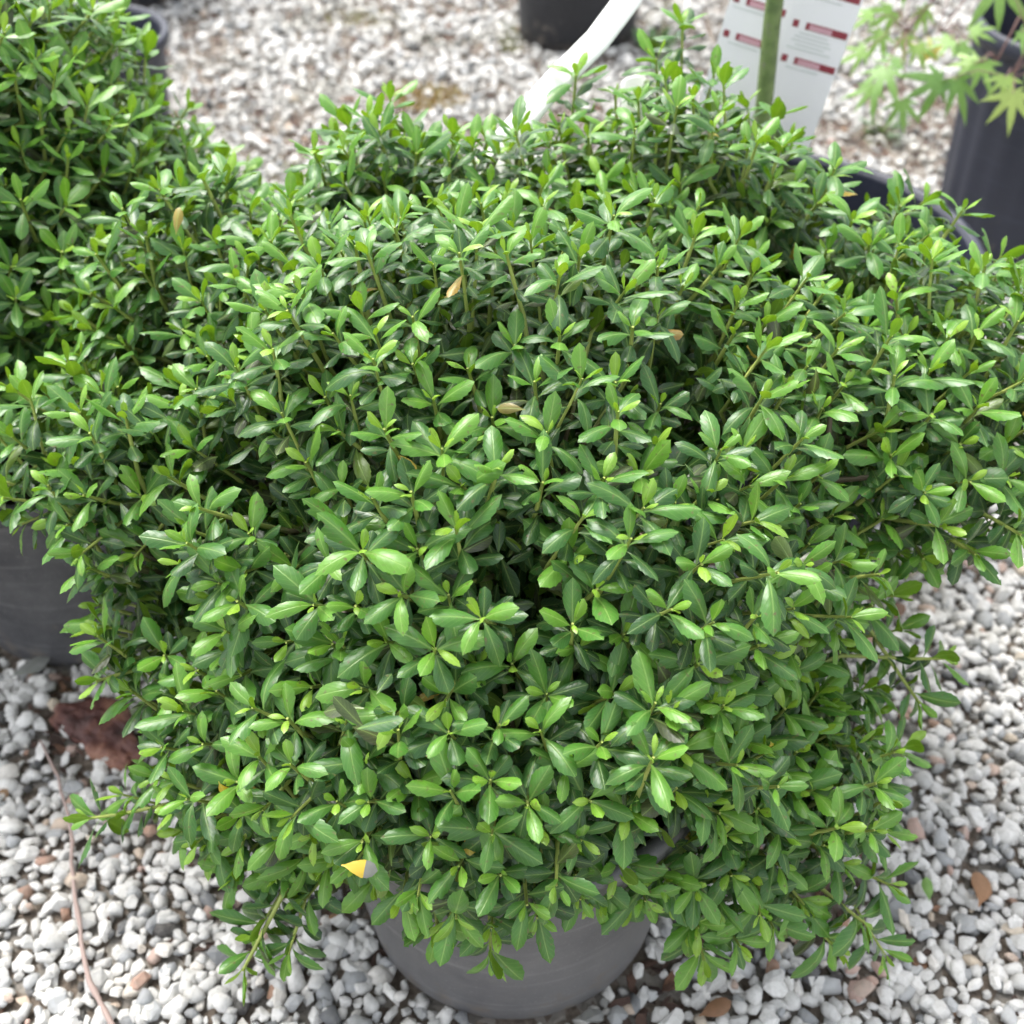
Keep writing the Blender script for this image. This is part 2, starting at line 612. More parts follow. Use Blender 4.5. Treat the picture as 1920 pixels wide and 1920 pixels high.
def surface(bv, px, py, lift=0.004):
    d = (P(px, py, 1.0) - CAM).normalized()
    hit = bv.ray_cast(CAM, d)[0]
    return None if hit is None else hit - d * lift


def build_shrub(name, base, lobes, extra, seed, label, group, pot_args, spacing=0.0262, leaf_len=0.0352, fine=True, hollow=0.29, specials=(), leave_out=None, fresh=0.03):
    rng = random.Random(seed)
    base = Vector(base)
    R0 = root(name, base, label, 'shrub', group)
    make_pot(R0, *pot_args[:4], rng)
    h = pot_args[2]
    lobes = [(Vector(c), Vector(r)) for c, r in lobes]

    def field(p, skip=-1):
        best = 9
        for i, (c, r) in enumerate(lobes):
            if i == skip:
                continue
            q = Vector(((p.x - c.x) / r.x, (p.y - c.y) / r.y, (p.z - c.z) / r.z))
            best = min(best, q.length)
        return best
    # skeleton: a branch into every lobe, forked twice
    tube = {}
    nodes = []
    foot = base + Vector((0, 0.01, h - 0.04))
    branches = []
    for c, r in lobes:
        a = foot + Vector((rng.uniform(-.02, .02), rng.uniform(-.02, .02), 0))
        mid = a.lerp(c, 0.5) + Vector((rng.uniform(-.02, .02), rng.uniform(-.02, .02), 0.02))
        for f in range(3):
            e = c + Vector((rng.uniform(-.5, .5) * r.x, rng.uniform(-.5, .5) * r.y, rng.uniform(-.1, .4) * r.z))
            tb = Tubes()
            pts = []
            for k in range(7):
                u = k / 6
                p = a.lerp(mid, u).lerp(mid.lerp(e, u), u) + rvec(rng) * 0.004 * (1 if 0 < k < 6 else 0)
                pts.append(p)
                if k > 1:
                    nodes.append(p)
            tb.add(pts, [0.0065 * (1 - 0.6 * k / 6) for k in range(7)], [0.12 + 0.25 * k / 6 for k in range(7)], 7)
            link('branch', tb.mesh('branch', base), M['stem'], R0)
    # shoots over the surface
    pts = []
    cell = {}

    def ok(p, s):
        k = tuple(int(math.floor(x / s)) for x in p)
        for dx in (-1, 0, 1):
            for dy in (-1, 0, 1):
                for dz in (-1, 0, 1):
                    for q in cell.get((k[0] + dx, k[1] + dy, k[2] + dz), ()):
                        if (q - p).length < s:
                            return False
        cell.setdefault(k, []).append(p)
        return True
    shoots = []
    for li, (c, r) in enumerate(lobes):
        tries = int(26 * 4 * math.pi * ((r.x * r.y * r.z) ** (2 / 3)) / spacing ** 2)
        for _ in range(tries):
            d = rvec(rng).normalized()
            p = Vector((c.x + d.x * r.x, c.y + d.y * r.y, c.z + d.z * r.z))
            n_ = Vector((d.x / r.x, d.y / r.y, d.z / r.z)).normalized()
            if n_.z < -0.45 or p.z < 0.16:
                continue
            if leave_out and leave_out(li, p):
                continue
            if field(p, li) < 0.94:
                continue
            nv = noise.noise(p * 11.0 + Vector((seed, 0, 0)))
            if nv < -hollow:
                continue
            if not ok(p, spacing):
                continue
            shoots.append((p + n_ * (0.044 * nv + rng.gauss(0, 0.009)), n_, nv, False))
    for p, d in extra:
        shoots.append((Vector(p), Vector(d).normalized(), 0.3, True))
    # inner layer: older dull leaves
    inner = []
    for (p, n_, nv, ex) in list(shoots):
        if not ex:
            inner.append((p - n_ * rng.uniform(0.03, 0.065) + rvec(rng) * 0.012, n_))
            if rng.random() < 0.7:
                inner.append((p - n_ * rng.uniform(0.07, 0.14) + rvec(rng) * 0.02, n_))
    # old foliage filling the heart of the crown
    for (c, r) in lobes:
        for _ in range(int(4e4 * r.x * r.y * r.z)):
            d = rvec(rng).normalized() * rng.uniform(0.25, 0.84)
            q = Vector((c.x + d.x * r.x, c.y + d.y * r.y, c.z + d.z * r.z))
            if q.z > base.z + h - 0.06 and field(q) < 0.82 and not (leave_out and leave_out(0, q)):
                inner.append((q, d.normalized()))
    leaves = []
    stems = Tubes()
    big = LEAF if fine else LEAF_LOW
    for (p, n_, nv, ex) in shoots:
        if ex:
            d = (n_ + rvec(rng) * 0.08).normalized()
        else:
            d = (n_ * 0.80 + UP * (0.55 if n_.z > 0.1 else 0.28) + rvec(rng) * 0.17).normalized()
        strong = rng.random() < 0.22 or ex
        if strong and not ex:
            p = p + d * rng.uniform(0.003, 0.018)
        ln = 0.08 if strong else 0.055
        # stem polyline, slightly bent, then to the skeleton
        near = min(nodes, key=lambda q: (q - (p - d * 0.1)).length_squared)
        bend = rvec(rng) * 0.006
        back = p - d * ln + bend
        if ex:
            back = back + Vector((0, 0, 0.004))
        sp = [p, p - d * ln * 0.35 + bend * 0.3, back, back.lerp(near, 0.5) - UP * 0.006, near]
        rad = rng.uniform(0.0011, 0.0017)
        stems.add(sp, [rad * 0.7, rad, rad * 1.25, rad * 1.5, rad * 1.7], [1.0, 0.98, 0.86, 0.4, 0.12], 5)
        nl = rng.randint(14, 19) if strong else rng.randint(11, 14)
        ph = rng.uniform(0, 6.28)
        tsh = rng.gauss(0, 0.07) + fresh
        Ls = leaf_len * (rng.uniform(1.0, 1.15) if ex else rng.uniform(0.86, 1.08))
        ax = d.cross(UP)
        if ax.length < 0.1:
            ax = d.cross(Vector((1, 0, 0)))
        ax.normalize()
        ay = d.cross(ax)
        gap = rng.uniform(0.0022, 0.0040)
        for i in range(nl):
            s = 0.001 + gap * i * (0.45 + 0.11 * i * 0.5)
            if s > ln:
                break
            pos = p - d * s + bend * (s / ln) ** 2
            an = ph + i * 2.39996 + rng.gauss(0, 0.18)
            rad_v = ax * math.cos(an) + ay * math.sin(an)
            ang = R([10, 21, 33, 45, 55, 62, 68, 72][min(i, 7)] + rng.gauss(0, 7))
            y = d * math.cos(ang) + rad_v * math.sin(ang)
            nr = d * math.sin(ang) - rad_v * math.cos(ang)
            nr = (nr + UP * (0.35 if d.z > 0.45 else 0.8) + sdir * 0.15 + rvec(rng) * 0.12).normalized()
            size = [0.40, 0.62, 0.84, 1.0, 1.04, 1.0, 0.95, 0.9, 0.82, 0.76][min(i, 9)] * rng.uniform(0.82, 1.15)
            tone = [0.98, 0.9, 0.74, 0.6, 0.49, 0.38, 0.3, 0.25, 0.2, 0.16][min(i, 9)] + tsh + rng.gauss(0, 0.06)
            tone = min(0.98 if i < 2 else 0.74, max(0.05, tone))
            rr = rng.random()
            if i > 5 and rr < 0.07:
                tone = rng.uniform(1.12, 1.36)
            elif i > 6 and rr < 0.078:
                tone = rng.uniform(1.5, 1.8)
            shp = rng.choice(big)
            if i > 4 and rng.random() < 0.28 and fine:
                shp = rng.choice(LEAF_ROUND)
                size *= 0.78
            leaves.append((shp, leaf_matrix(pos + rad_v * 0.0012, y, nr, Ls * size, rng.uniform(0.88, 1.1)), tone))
    for (p, n_) in inner:
        d = (n_ * 0.5 + UP * 0.4 + rvec(rng) * 0.5).normalized()
        for i in range(rng.randint(5, 8)):
            y = (d * 0.5 + rvec(rng) * 0.7).normalized()
            nr = (UP * 0.7 + n_ * 0.5 + rvec(rng) * 0.4).normalized()
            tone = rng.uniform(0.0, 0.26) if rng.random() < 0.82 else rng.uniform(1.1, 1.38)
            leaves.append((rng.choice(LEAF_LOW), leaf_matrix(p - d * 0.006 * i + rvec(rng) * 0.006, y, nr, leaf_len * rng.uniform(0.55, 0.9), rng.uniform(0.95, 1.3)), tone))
    # which leaves show largest in the photograph: cast from each leaf to the camera
    allme = join('probe', leaves)
    bv = BVHTree.FromPolygons([v.co for v in allme.vertices], [tuple(q.vertices) for q in allme.polygons])
    bpy.data.meshes.remove(allme)
    for (px, py, y_, n_, L_, t_) in specials:
        q = surface(bv, px, py, 0.014)
        if q is not None:
            leaves.append((LEAF[1], leaf_matrix(q, Vector(y_), Vector(n_), L_), t_))
    score = []
    for i, (s, m_, t_) in enumerate(leaves):
        vis = 0
        for (x, t) in ((0, 0.5), (0.08, 0.65), (-0.08, 0.65), (0.05, 0.3), (0, 0.85)):
            k = int(np.argmin((s.v[:, 0] - x) ** 2 + (s.v[:, 1] - t) ** 2))
            q = Vector(m_[:3, :3] @ s.v[k] + m_[:3, 3])
            dc = (CAM - q)
            u = (q - CAM).dot(RGT) / (q - CAM).dot(FWD) * FPX
            v = (q - CAM).dot(UPV) / (q - CAM).dot(FWD) * FPX
            if abs(u) > 950 or abs(v) > 950:
                continue
            dn = dc.normalized()
            if bv.ray_cast(q + dn * 0.0012, dn)[0] is None:
                vis += 1
        if vis >= 2:
            c = Vector(m_[:3, 3])
            zn = Vector(m_[:3, 2]).normalized()
            Lq = np.linalg.norm(m_[:3, 1])
            dd = (CAM - c)
            score.append((vis * abs(zn.dot(dd.normalized())) * Lq * Lq / dd.length_squared, i))
    score.sort(reverse=True)
    pick = set(i for _, i in score[:300])
    rest = [x for i, x in enumerate(leaves) if i not in pick]
    for i in sorted(pick):
        s, m_, t_ = leaves[i]
        o = link('leaf', s.shared('leaf'), M['leaf'], R0)
        mm = Matrix(m_.tolist())
        mm.translation = mm.translation - base
        o.matrix_basis = mm
        o['tone'] = float(t_)
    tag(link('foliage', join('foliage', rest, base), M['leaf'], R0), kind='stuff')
    tag(link('twigs', stems.mesh('twigs', base), M['stem'], R0), kind='stuff')
    print(name, 'shoots', len(shoots), 'leaves', len(leaves), 'visible', len(score))
    return R0, bv


# ------------------------------------------------------------------ ground
POTS = []          # (x, y, base radius)
gs = 60
gm = mesh_np('ground', [(-gs, -gs, 0), (gs, -gs, 0), (gs, gs, 0), (-gs, gs, 0)], [0, 1, 2, 3], [4], smooth=False)
ground = tag(link('ground', gm, M['ground']), 'brown soil ground covered with pale grey gravel', 'ground', kind='structure')

MAIN = (0.0, 0.56, 0.0)
LEFT = (-0.52, 0.97, 0.0)
SAPL = (0.32, 1.25, 0.0)
MAPL = (0.955, 1.85, 0.0)
TOPP = (0.17, 2.98, 0.0)
BACK = (-0.845, 2.16, 0.0)
FARP = (-1.07, 3.30, 0.0)
POTS = [(MAIN, 0.138), (LEFT, 0.14), (SAPL, 0.225), (MAPL, 0.17), (TOPP, 0.15), (BACK, 0.14), (FARP, 0.16)]


def stone_shape(seed, npts):
    rg = np.random.RandomState(seed)
    p = rg.normal(size=(npts, 3))
    p /= np.linalg.norm(p, axis=1)[:, None]
    p *= rg.uniform(0.82, 1.05, (npts, 1))
    p *= np.array([1.0, rg.uniform(0.6, 0.9), rg.uniform(0.45, 0.75)])
    bm = bmesh.new()
    for q in p:
        bm.verts.new(q * 0.5)
    bmesh.ops.convex_hull(bm, input=bm.verts)
    for v in [v for v in bm.verts if not v.link_faces]:
        bm.verts.remove(v)
    bm.verts.index_update()
    s = Shape([tuple(v.co) for v in bm.verts], [[v.index for v in f.verts] for f in bm.faces])
    bm.free()
    return s


STONE_N = [stone_shape(i, 21) for i in range(16)]
for i_, s_ in enumerate(STONE_N):
    s_.smooth = i_ % 2 != 0
STONE_F = [stone_shape(100 + i, 10) for i in range(10)]
rg = random.Random(11)


def rot_matrix(p, s, rng, tilt=0.45):
    q = Matrix.Rotation(rng.uniform(0, 6.283), 3, 'Z') @ Matrix.Rotation(rng.gauss(0, tilt), 3, 'X') @ Matrix.Rotation(rng.gauss(0, tilt), 3, 'Y')
    a = np.eye(4)
    a[:3, :3] = np.array(q) * np.array(s)[None, :]
    a[:3, 3] = p
    return a


def in_view(x, y, z, margin):
    q = Vector((x, y, z)) - CAM
    f = q.dot(FWD)
    return f > 0.05 and abs(q.dot(RGT)) / f * FPX < 960 + margin and abs(q.dot(UPV)) / f * FPX < 960 + margin


def stone_tone(rng, far=0.0):
    u = rng.random() * (1 - 0.35 * far * rng.random())
    if u < 0.05:
        return rng.uniform(0.0, 0.12)
    if u < 0.18:
        return rng.uniform(0.14, 0.38)
    if u < 0.94:
        return rng.uniform(0.48, 0.88)
    return rng.uniform(0.89, 1.0)


stones, chips = [], []
y = 0.12
BARK = G(185, 1395)
while y < 4.3:
    near = y < 1.75
    sp = 0.0107 if near else (0.0150 if y < 2.6 else 0.0180)
    hw = 0.47 * (y * 0.743 + 0.669) * 1.12 + 0.28
    x = -hw
    while x < hw:
        px, py = x + rg.uniform(-.5, .5) * sp, y + rg.uniform(-.5, .5) * sp
        x += sp
        if any((px - c[0]) ** 2 + (py - c[1]) ** 2 < (r_ + 0.004) ** 2 for c, r_ in POTS):
            continue
        # nothing can be seen right under the big shrub's core
        if ((px - 0.02) / 0.2) ** 2 + ((py - 0.80) / 0.2) ** 2 < 1:
            continue
        nv = noise.noise(Vector((px * 4.5, py * 4.5, 3.0))) + 0.55 * noise.noise(Vector((px * 15, py * 15, 8.0)))
        thr = 0.33 if near else 0.02
        litter = nv > thr
        if math.hypot((px - BARK.x) / 1.3, py - BARK.y) < 0.045:
            litter = True
        if litter and rg.random() < 0.62:
            if rg.random() < 0.75:
                chips.append((px, py))
            continue
        if rg.random() < 0.05:
            chips.append((px, py))
        sz = (0.0183 if near else sp * 1.45) * min(1.7, max(0.5, rg.lognormvariate(-0.04, 0.29)))
        z = sz * 0.20 + rg.uniform(0, 0.006)
        if rg.random() < 0.12:
            z += 0.006
        stones.append((rg.choice(STONE_N if near else STONE_F), rot_matrix((px, py, z), (sz, sz * rg.uniform(.8, 1.1), sz * rg.uniform(.8, 1.15)), rg), stone_tone(rg, min(1.0, max(0.0, (py - 1.4) / 1.0)))))
    y += sp

# the pebbles that show largest are pieces of their own
cand = []
for i, (s, m_, t_) in enumerate(stones):
    p = m_[:3, 3]
    if p[1] < 1.2 and in_view(p[0], p[1], 0, -20):
        q = Vector(p) - CAM
        u = q.dot(RGT) / q.dot(FWD) * FPX + 960
        v = 960 - q.dot(UPV) / q.dot(FWD) * FPX
        # open gravel at the lower left and right of the picture
        if (u < 640 and v > 1480) or (u > 1560 and v > 1120) or (u < 160 and v > 1230) or (u > 1240 and v > 1830):
            cand.append((np.linalg.norm(m_[:3, 0]) * np.linalg.norm(m_[:3, 1]) / q.length_squared + m_[2, 3] * 0.004, i))
cand.sort(reverse=True)
pk = set(i for _, i in cand[:300])
for i in sorted(pk):
    s, m_, t_ = stones[i]
    o = link('pebble', s.shared('pebble'), M['stone'], ground)
    o.matrix_basis = Matrix(m_.tolist())
    o['tone'] = float(t_)
tag(link('gravel', join('gravel', [x for i, x in enumerate(stones) if i not in pk]), M['stone'], ground), kind='stuff')

# bark crumbs and leaf bits between the stones
CH = []
for k in range(8):
    rr = random.Random(k)
    nn = rr.randint(5, 7)
    ring = [(math.cos(6.283 * j / nn) * rr.uniform(.35, .6), math.sin(6.283 * j / nn) * rr.uniform(.2, .38)) for j in range(nn)]
    V = [(x, y_, 0.09 + rr.uniform(-.06, .06)) for x, y_ in ring] + [(x * .95, y_ * .95, -0.06) for x, y_ in ring]
    F = [list(range(nn)), list(range(2 * nn - 1, nn - 1, -1))] + [[j, nn + j, nn + (j + 1) % nn, (j + 1) % nn] for j in range(nn)]
    CH.append(Shape(V, F))
lit = []
for (px, py) in chips:
    sz = rg.uniform(0.009, 0.026)
    lit.append((rg.choice(CH), rot_matrix((px, py, rg.uniform(0.002, 0.009)), (sz, sz * rg.uniform(.3, 1.0), sz * 0.6), rg, 0.25), min(1, max(0, rg.gauss(0.45, 0.25)))))
tag(link('bark_litter', join('bark_litter', lit, smooth=False), M['litter'], ground), kind='stuff')
print('stones', len(stones), 'chips', len(chips))

# ------------------------------------------------------------------ the two shrubs
main_lobes = [
    ((0.00, 0.76, 0.36), (0.33, 0.31, 0.24)),
    ((0.33, 0.78, 0.435), (0.165, 0.16, 0.105)),
    ((0.165, 0.53, 0.25), (0.125, 0.12, 0.10)),
    ((-0.16, 0.56, 0.28), (0.13, 0.13, 0.11)),
    ((0.00, 0.47, 0.33), (0.19, 0.09, 0.10)),
    ((-0.29, 0.71, 0.43), (0.11, 0.12, 0.075)),
    ((-0.238, 0.64, 0.335), (0.10, 0.11, 0.10)),
    ((-0.22, 0.84, 0.45), (0.165, 0.15, 0.12)),
    ((0.15, 0.94, 0.485), (0.18, 0.13, 0.12)),
    ((-0.06, 0.92, 0.485), (0.18, 0.14, 0.12)),
    ((0.045, 0.95, 0.485), (0.12, 0.10, 0.11)),
    ((0.283, 0.90, 0.465), (0.12, 0.12, 0.105)),
    ((-0.05, 0.64, 0.46), (0.18, 0.13, 0.09)),
]
EX = [
    (P(165, 1535, .86), (-1, -.15, .05)), (P(230, 1490, .86), (-.8, -.2, .5)),
    (P(480, 1750, .84), (-.6, -.6, -.25)), (P(455, 1820, .84), (-.5, -.6, -.7)), (P(540, 1790, .83), (-.3, -.7, -.4)), (P(1320, 1800, .83), (.1, -.8, -.2)), (P(1660, 1790, .88), (.5, -.6, -.5)), (P(570, 1690, .83), (-.3, -.8, .2)), (P(610, 1620, .81), (-.3, -.7, .5)), (P(340, 1560, .85), (-.6, -.5, .4)), (P(400, 1590, .84), (-.4, -.6, .5)), (P(520, 1640, .83), (-.5, -.6, .3)), (P(700, 1660, .80), (-.1, -.8, .4)),
    (P(1400, 1640, .82), (.2, -.7, .5)), (P(1450, 1740, .84), (.3, -.8, .1)), (P(1560, 1770, .86), (.5, -.7, -.2)), (P(1670, 1660, .87), (.7, -.5, .1)), (P(1250, 1650, .80), (.1, -.8, .4)), (P(1160, 1640, .79), (.1, -.8, .2)), (P(1210, 1690, .80), (.2, -.8, 0)), (P(1120, 1690, .79), (0, -.8, -.2)), (P(1580, 1620, .85), (.5, -.6, .4)), (P(440, 1640, .84), (-.7, -.5, .2)),
    (P(1310, 1740, .82), (.1, -.75, .35)), (P(1620, 1730, .86), (.6, -.6, -.1)), (P(1500, 1690, .85), (.4, -.7, .1)),
    (P(1770, 1235, .9), (1, -.25, .1)), (P(1690, 1180, .92), (.8, -.1, .5)), (P(1610, 1400, .85), (.7, -.4, .4)),
    (P(1490, 1480, .81), (.4, -.6, .6)), (P(1590, 1215, .93), (.5, -.3, .7)), (P(1520, 1165, .94), (.3, -.4, .7)), (P(1650, 1290, .91), (.6, -.5, .3)), (P(1725, 1320, .9), (.5, -.6, -.4)), (P(1480, 1270, .9), (.2, -.6, .6)), (P(1540, 1320, .88), (.5, -.5, .5)), (P(1660, 1560, .86), (.8, -.4, .2)), (P(1290, 1300, .74), (.1, -.5, .8)),
    (P(1280, 45, 1.03), (.05, .1, 1)), (P(1265, 150, 1.02), (-.2, .0, 1)), (P(1340, 140, 1.03), (.3, .0, 1)),
    (P(1230, 110, 1.03), (-.3, .1, 1)),
    (P(650, 225, 1.0), (-.15, .1, 1)), (P(1080, 140, 1.01), (.1, .1, 1)),
    (P(1690, 1050, .88), (.2, -.8, -.1)), (P(1790, 1010, .87), (.3, -.8, .3)), (P(1880, 480, .98), (.6, .1, .8)),
    (P(820, 1750, .80), (0, -.85, .3)), (P(920, 1800, .80), (.1, -.8, -.4)), (P(1080, 1640, .78), (.1, -.8, .3)),
]
SPEC = [
    (1490, 455, (0.1, -.3, -1), (0, -1, .5), 0.030, 1.52), (806, 650, (.1, .4, 1), (-.2, -1, .3), 0.021, 1.6),
    (410, 1465, (0.2, -.2, -1), (0, -1, .8), 0.024, 1.6), (985, 768, (-1, .1, .1), (0, -.7, .7), 0.022, 1.46),
    (330, 440, (0.2, .3, 1), (0, -1, .5), 0.024, 1.5), (1445, 1390, (.3, 0, -1), (0, -.8, .8), 0.016, 1.6),
    (1530, 690, (.1, -.2, -1), (0.2, -.9, .5), 0.036, 1.3), (1230, 1240, (.3, -.2, -.5), (0, -.6, .8), 0.034, 1.36), (860, 1040, (.5, .2, .2), (0, -.6, .8), 0.03, 1.34),
]
shrub, main_bv = build_shrub('potted_shrub', MAIN, main_lobes, EX, 3,
            'large glossy green holly bush in a dusty grey pot, filling the middle', 'potted holly bushes',
            (0.162, 0.138, 0.28, M['pot_grey']), specials=SPEC, leave_out=lambda li, p: li == 0 and p.z < 0.36 and p.x > 0.13)

left_lobes = [
    ((-0.62, 1.04, 0.42), (0.31, 0.27, 0.26)),
    ((-0.64, 1.07, 0.57), (0.25, 0.22, 0.17)),
    ((-0.42, 1.06, 0.44), (0.14, 0.18, 0.12)),
]
build_shrub('potted_shrub', LEFT, left_lobes, [], 8,
            'smaller holly bush behind on the left edge, soft out of focus', 'potted holly bushes',
            (0.165, 0.14, 0.28, M['pot_left']), fine=False, hollow=0.25, leaf_len=0.034, fresh=0.13, leave_out=lambda li, p: p.z < 0.45 and p.y < 1.02 and (p.x * 977) % 1 < 0.85)

# leaf with yellow base and grey dead tip caught in the big bush
br = root('fallen_leaf', surface(main_bv, 640, 1622, 0.016) or P(640, 1625, .775), 'yellow leaf with dead grey tip caught low in the big bush', 'leaf')
rr = random.Random(4)
sh = leaf_shape(rr, 5, True, 0.215, 0.25, 0.42, True, 0.2)
for nm, lo, hi, mt in (('leaf_base', 0.0, 0.62, M['yellow']), ('leaf_tip', 0.62, 1.01, None)):
    fs = [f for f in sh.faces if lo <= np.mean([sh.v[i][1] for i in f]) < hi]
    ids = sorted(set(i for f in fs for i in f))
    mp = {k: j for j, k in enumerate(ids)}
    me = mesh_np(nm, sh.v[ids], [mp[i] for f in fs for i in f], [len(f) for f in fs], sh.uv[ids], np.full(len(ids), 2.0))
    o = link(nm, me, mt or M['dead_leaf'], br)
    o.matrix_basis = Matrix(leaf_matrix(Vector((0, 0, 0)), Vector((1, -.12, -.1)), Vector((0.3, -.35, .9)), 0.026).tolist())

# ------------------------------------------------------------------ other pots
rp = random.Random(21)
tp = root('plant_pot', TOPP, 'black plastic pot on the gravel at the top, behind the white strap', 'pot', 'plain nursery pots')
make_pot(tp, 0.168, 0.150, 0.34, M['pot_dark'], rp)
bp = root('plant_pot', BACK, 'pot with blue grey rim peeping out behind the left bush', 'pot', 'plain nursery pots')
make_pot(bp, 0.18, 0.14, 0.28, M['pot_blue'], rp, drop=0.08)
fp = root('plant_pot', FARP, 'black pot in the top left, cut by the picture edge', 'pot', 'plain nursery pots')
make_pot(fp, 0.19, 0.16, 0.32, M['pot_dark'], rp)

# sapling pot with green trunk
sp = root('potted_sapling', SAPL, 'young tree with smooth green trunk in a wide blue black pot', 'tree')
make_pot(sp, 0.254, 0.225, 0.34, M['pot_blue'], rp, rimh=0.03, drop=0.10)
tb = Tubes()
pts = [Vector((-0.033 + 0.004 * math.sin(k * 1.3), 0.0 + 0.003 * math.cos(k * 1.7), 0.30 + 0.1 * k)) for k in range(12)]
tb.add(pts, [0.0105 - 0.0003 * k for k in range(12)], 0.5, 14)
link('trunk', tb.mesh('trunk'), M['green_bark'], sp)


# ------------------------------------------------------------------ printed tag behind the trunk
def slab(name, w_, h_, t_, mat, parent, cx, cz, y_, bend=None):
    bm = bmesh.new()
    bmesh.ops.create_cube(bm, size=1)
    for v in bm.verts:
        v.co = Vector((cx + v.co.x * w_, y_ + v.co.y * t_, cz + v.co.z * h_))
    me = bpy.data.meshes.new(name)
    bm.to_mesh(me)
    bm.free()
    return link(name, me, mat, parent)


tg = root('plant_tag', (0.310, 1.292, 0.573), 'white printed card with maroon bars behind the green trunk', 'tag')
tg.rotation_euler = (R(-8), R(9), R(-22))
tg.scale = (0.9, 1, 1)
panel_l = slab('panel', 0.0795, 0.285, 0.0008, M['card'], tg, -0.03975, 0.02, 0)
panel_r = slab('panel', 0.079, 0.285, 0.0008, M['card'], tg, 0.0395, 0.02, 0)
panel_l.rotation_euler = (0, 0, R(-4))
panel_r.rotation_euler = (0, 0, R(5))
for side, pn, x0, x1 in ((-1, panel_l, -0.077, -0.006), (1, panel_r, 0.004, 0.076)):
    for k in range(5):
        z = -0.022 + 0.038 * k - (0.006 if side > 0 else 0)
        # short bar, gap with a mark, long bar with pale lettering band
        slab('print_bar', 0.0075, 0.0075, 0.0004, M['maroon'], pn, x0 + 0.006, z, -0.0007)
        slab('print_bar', x1 - x0 - 0.019, 0.0075, 0.0004, M['maroon'], pn, (x0 + 0.019 + x1) / 2, z, -0.0007)
        slab('print_line', (x1 - x0) * 0.40, 0.0055, 0.0003, M['pale_print'], pn, x0 + 0.038, z - 0.0005, -0.0011)
        for q in range(1 if side < 0 or k % 2 == 0 else 5):
            slab('print_line', (x1 - x0) * rp.uniform(0.5, 0.85), 0.0014, 0.0003, M['grey_print'], pn, x0 + 0.032, z - 0.0085 - q * 0.0042, -0.0006)
tb = Tubes()
tb.add([Vector((-0.012, -0.002, 0.155)), Vector((-0.02, -0.03, 0.15)), Vector((-0.035, -0.03, 0.15)), Vector((-0.02, 0.002, 0.156))], [0.001] * 4, 0.5, 6)
link('tie', tb.mesh('tie'), M['white_plastic'], tg)


# ------------------------------------------------------------------ white strap label and small label
def strap(name, pts, wd, th, mat, side, loc):
    V, L, S = [], [], []
    for i, p in enumerate(pts):
        d = (pts[min(i + 1, len(pts) - 1)] - pts[max(i - 1, 0)]).normalized()
        s = (side - d * side.dot(d)).normalized()
        nn = d.cross(s)
        ww = wd[i] / 2
        for a, b in ((-1, -1), (-0.5, -1.35), (0.5, -1.35), (1, -1), (1, 1), (0.5, 0.65), (-0.5, 0.65), (-1, 1)):
            q = p + s * ww * a + nn * th * b - Vector(loc)
            V.append(tuple(q))
    for i in range(len(pts) - 1):
        for k in range(8):
            k2 = (k + 1) % 8
            L += [i * 8 + k, i * 8 + k2, i * 8 + 8 + k2, i * 8 + 8 + k]
            S.append(4)
    for e in (0, len(pts) - 1):
        L += [e * 8 + k for k in range(8)]
        S.append(8)
    return link(name, mesh_np(name, V, L, S), mat, None, loc)


ctl = [P(880, 420, 1.02), P(950, 260, 1.02), P(1040, 155, 1.02), P(1120, 75, 1.03), P(1180, -5, 1.04), P(1230, -90, 1.05), P(1265, -190, 1.06)]
o = strap('plant_label', ctl, [0.024, 0.024, 0.024, 0.0245, 0.025, 0.025, 0.016], 0.0005, M['white_plastic'], RGT * 0.75 - UPV * 0.65, tuple(ctl[0]))
tag(o, 'long white plastic strap label slanting up out of the big bush', 'label')
ctl = [P(1196, 330, 1.06), P(1196, 230, 1.06), P(1192, 175, 1.06), P(1188, 148, 1.06), P(1186, 142, 1.06)]
o = strap('plant_label', ctl, [0.03, 0.03, 0.03, 0.024, 0.012], 0.0005, M['white_plastic'], RGT + UPV * -0.35, tuple(ctl[0]))
tag(o, 'short rounded white label poking up beside the long white strap', 'label')

# ------------------------------------------------------------------ maple in the ribbed pot
mp_ = root('potted_maple', MAPL, 'maple with drooping yellow green leaves in a ribbed black pot', 'tree')
make_pot(mp_, 0.19, 0.168, 0.40, M['pot_blue'], rp, ribs=22, rimh=0.028, drop=0.08)
mb = Vector(MAPL)
tb = Tubes()
tb.add([Vector((0.01 * math.sin(k), 0.008 * math.cos(2 * k), 0.36 + 0.09 * k)) for k in range(10)], [0.011 - 0.0006 * k for k in range(10)], 0.5, 10)
link('trunk', tb.mesh('trunk'), M['maple_twig'], mp_)


